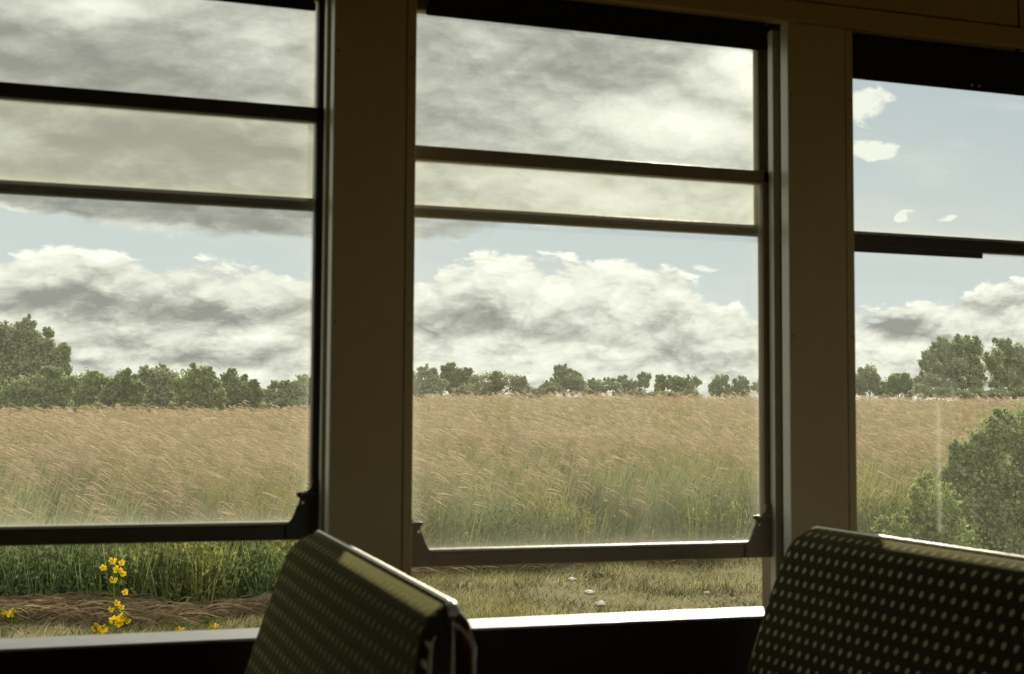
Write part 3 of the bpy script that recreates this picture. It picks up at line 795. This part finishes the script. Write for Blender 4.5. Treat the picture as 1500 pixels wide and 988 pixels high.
# ------------------------------------------------------------------ sky and sun
SUN = Vector((.53, 1.0, .46)).normalized()
def sky():
    wd = bpy.data.worlds.new('sky'); bpy.context.scene.world = wd; wd.use_nodes = True
    t = wd.node_tree; t.nodes.clear(); X.tree = t
    g = t.nodes.new('ShaderNodeTexCoord'); x, y, z = sep(g.outputs['Generated'])
    yy = mx(absx(y), .22)
    a = x/yy; b = z/yy
    def PA(px): return ab(px, 400)[0]
    def PB(py, px=750): return ab(px, py)[1]
    co = comb(a, b)
    # wind-stretched warp
    w1 = noise(comb(a*9, b*20), 1, 4, .55); w2 = noise(comb(a*7+13, b*16+5), 1, 4, .55)
    w3 = noise(comb(a*30+3, b*52+8), 1, 3, .6)
    aw = a+(w1-.5)*.09+(w3-.5)*.02; bw = b+(w2-.5)*.035+(w3-.5)*.016
    def G(px, py, sx, sy, amp):
        a0, b0 = ab(px, py); k = 1/FPX/math.cos(YAW)
        return expx((((aw-a0)/(sx*k))**2+((bw-b0)/(sy*k))**2)*-1)*amp
    def fcurve(pts):
        P = [ab(px, py) for px, py in pts]
        P = [(P[0][0]-2, P[0][1])]+P+[(P[-1][0]+2, P[-1][1])]
        return curve(a, P[0][0], P[-1][0], P, -.2, .9)
    up = fcurve([(0, 302), (60, 318), (110, 330), (250, 340), (350, 352), (460, 352), (640, 348), (760, 345), (860, 336), (960, 338), (1060, 345), (1110, 335), (1160, 290), (1200, 210), (1235, 120), (1270, -250), (1400, -500)])
    lo = fcurve([(0, 378), (60, 372), (150, 362), (240, 378), (330, 388), (450, 402), (610, 402), (680, 384), (760, 374), (860, 382), (960, 380), (1010, 400), (1060, 440), (1130, 448), (1250, 446), (1340, 438), (1420, 424), (1500, 408), (1600, 400)])
    def billow(da, db):
        n1 = noise(comb((a+da)*22+6, (b+db)*50+9), 1, 6, .56)
        n = t.nodes.new('ShaderNodeTexVoronoi'); n.feature = 'F1'; n.voronoi_dimensions = '2D'
        k = (n1-.5)*.9
        t.links.new(comb((a+da)*17+k, (b+db)*36+k), n.inputs['Vector'])
        n.inputs['Scale'].default_value = 1; n.inputs['Detail'].default_value = 3; n.inputs['Roughness'].default_value = .55
        n.inputs['Lacunarity'].default_value = 2.2
        return n1*.6+(.62-X(n.outputs['Distance']))*.45+.13
    f3 = billow(0, 0)
    f4 = billow(.002, .009)
    relief = f3-f4
    bl = bw+(.41-f3)*.036
    mu = sstep(-.003, .007, bw+(f3-.43)*.022-up)
    ml = sstep(.0025, -.0045, bl-lo)
    puff = sstep(.30, .62, G(1262, 148, 60, 36, 1.0)+G(1284, 216, 52, 20, 1.1)+G(1316, 314, 15, 12, 1.0)+G(1375, 326, 36, 9, .8)+G(1050, 392, 40, 10, .75)+G(30, 300, 60, 14, .7)+(f3-.41)*1.1)
    thin = sstep(.5, .72, noise(comb(a*5+2, b*26+1), 1, 5, .6))*.35
    # brightness of the clouds
    f1 = noise(comb(a*12+4, b*30+2), 1, 6, .54); f2 = noise(comb(a*4.5+7, b*11+3), 1, 3, .5)
    vu = .455+(f2-.5)*.46+(f1-.5)*.22+(f3-.42)*.14+relief*.28
    vu = vu+G(985, 185, 130, 42, .50)+G(1110, 95, 80, 60, .65)-G(840, 110, 170, 34, .12)-G(1060, 215, 40, 16, .10)+G(690, 60, 70, 40, .15)+G(150, 12, 90, 22, .35)+G(380, 60, 60, 22, .18)+G(860, 290, 260, 40, .26)-G(760, 60, 120, 40, .06)
    vu = vu-G(150, 90, 220, 60, .12)-G(300, 230, 260, 60, .13)-G(330, 315, 120, 26, .14)-G(680, 335, 90, 14, .10)-G(130, 305, 70, 14, .10)
    vu = vu+G(240, 332, 80, 10, .34)+G(400, 350, 60, 7, .3)+G(820, 338, 60, 8, .32)+G(660, 353, 40, 6, .28)
    dl = lo-bw                                                     # depth below the top of the bank
    vl = .725+(f1-.5)*.34+(f2-.5)*.12+(f3-.42)*.42+relief*.55+sstep(.03, .0, dl)*.14
    vl = vl-G(180, 455, 190, 26, 0.330)-G(60, 440, 90, 30, 0.150)-G(410, 475, 60, 18, 0.180)-G(320, 524, 140, 9, 0.270)-G(120, 525, 50, 9, 0.120)
    vl = vl-G(690, 480, 110, 18, 0.420)-G(830, 500, 110, 10, 0.240)-G(990, 485, 40, 16, 0.300)-G(1060, 530, 130, 14, 0.240)-G(760, 555, 60, 8, 0.210)
    vl = vl-G(1310, 472, 60, 22, 0.450)-G(1440, 490, 60, 10, 0.150)
    vl = vl+G(760, 410, 130, 26, .16)+G(930, 470, 70, 12, .14)+G(330, 497, 90, 8, .22)+G(150, 508, 130, 7, .18)+G(720, 526, 150, 8, .22)+G(330, 545, 160, 9, .14)+G(1340, 515, 100, 14, .16)+G(980, 560, 90, 12, .12)+G(1270, 510, 60, 10, .12)+G(1430, 430, 80, 8, .14)
    vl = vl+sstep(.05, .0, b)*.05
    vu = mx(vu, .2); vl = mx(vl, .24)
    blue = mixc(sstep(.0, .42, b), (.66, .73, .72), (.44, .53, .60))
    def cloudcol(v):
        return mixc(sstep(.15, .95, v), (.26, .275, .258), (.96, .98, .865))
    def bright(v):      # allow over-white near the sun
        n = t.nodes.new('ShaderNodeMix'); n.data_type = 'RGBA'; n.blend_type = 'MULTIPLY'; n.inputs[0].default_value = 1
        t.links.new(cloudcol(v), n.inputs[6]); k = mx(v*1.0+.12, 1.0); t.links.new(comb(k, k, k), n.inputs[7]); return n.outputs[2]
    c = mixc(thin, blue, (.74, .78, .72))
    c = mixc(puff, c, (.92, .95, .86))
    c = mixc(mu, c, bright(vu))
    c = mixc(ml, c, bright(vl))
    # behind the carriage and far overhead the sky is plain broken cloud
    bg = t.nodes.new('ShaderNodeBackground'); t.links.new(c, bg.inputs[0]); bg.inputs[1].default_value = 1.0
    front_ = sstep(.03, .10, y)*sstep(.85, .65, b)*sstep(-.75, -.55, a)*sstep(1.9, 1.6, a)
    pc = mixc(sstep(.05, -.05, y), (.52, .54, .50), (1.42, 1.44, 1.30))
    b2 = t.nodes.new('ShaderNodeBackground'); t.links.new(pc, b2.inputs[0])
    ms = t.nodes.new('ShaderNodeMixShader'); t.links.new(front_.v, ms.inputs[0]); t.links.new(b2.outputs[0], ms.inputs[1]); t.links.new(bg.outputs[0], ms.inputs[2])
    o = t.nodes.new('ShaderNodeOutputWorld'); t.links.new(ms.outputs[0], o.inputs[0])
    wd.cycles.sampling_method = 'MANUAL'; wd.cycles.sample_map_resolution = 512
sky()
sd = bpy.data.lights.new('sun', 'SUN'); sd.energy = 4.6; sd.angle = math.radians(1.2); sd.color = (1.0, .90, .70)
so = bpy.data.objects.new('sun', sd); C.objects.link(so); so.rotation_euler = (-SUN).to_track_quat('-Z', 'Y').to_euler()

sc = bpy.context.scene
sc.view_settings.view_transform = 'Standard'; sc.view_settings.look = 'None'; sc.view_settings.gamma = 1; sc.view_settings.exposure = 0
sc.view_settings.use_curve_mapping = False
sc.cycles.use_adaptive_sampling = True; sc.cycles.adaptive_threshold = .025
sc.cycles.transparent_max_bounces = 16; sc.cycles.max_bounces = 6; sc.cycles.diffuse_bounces = 4
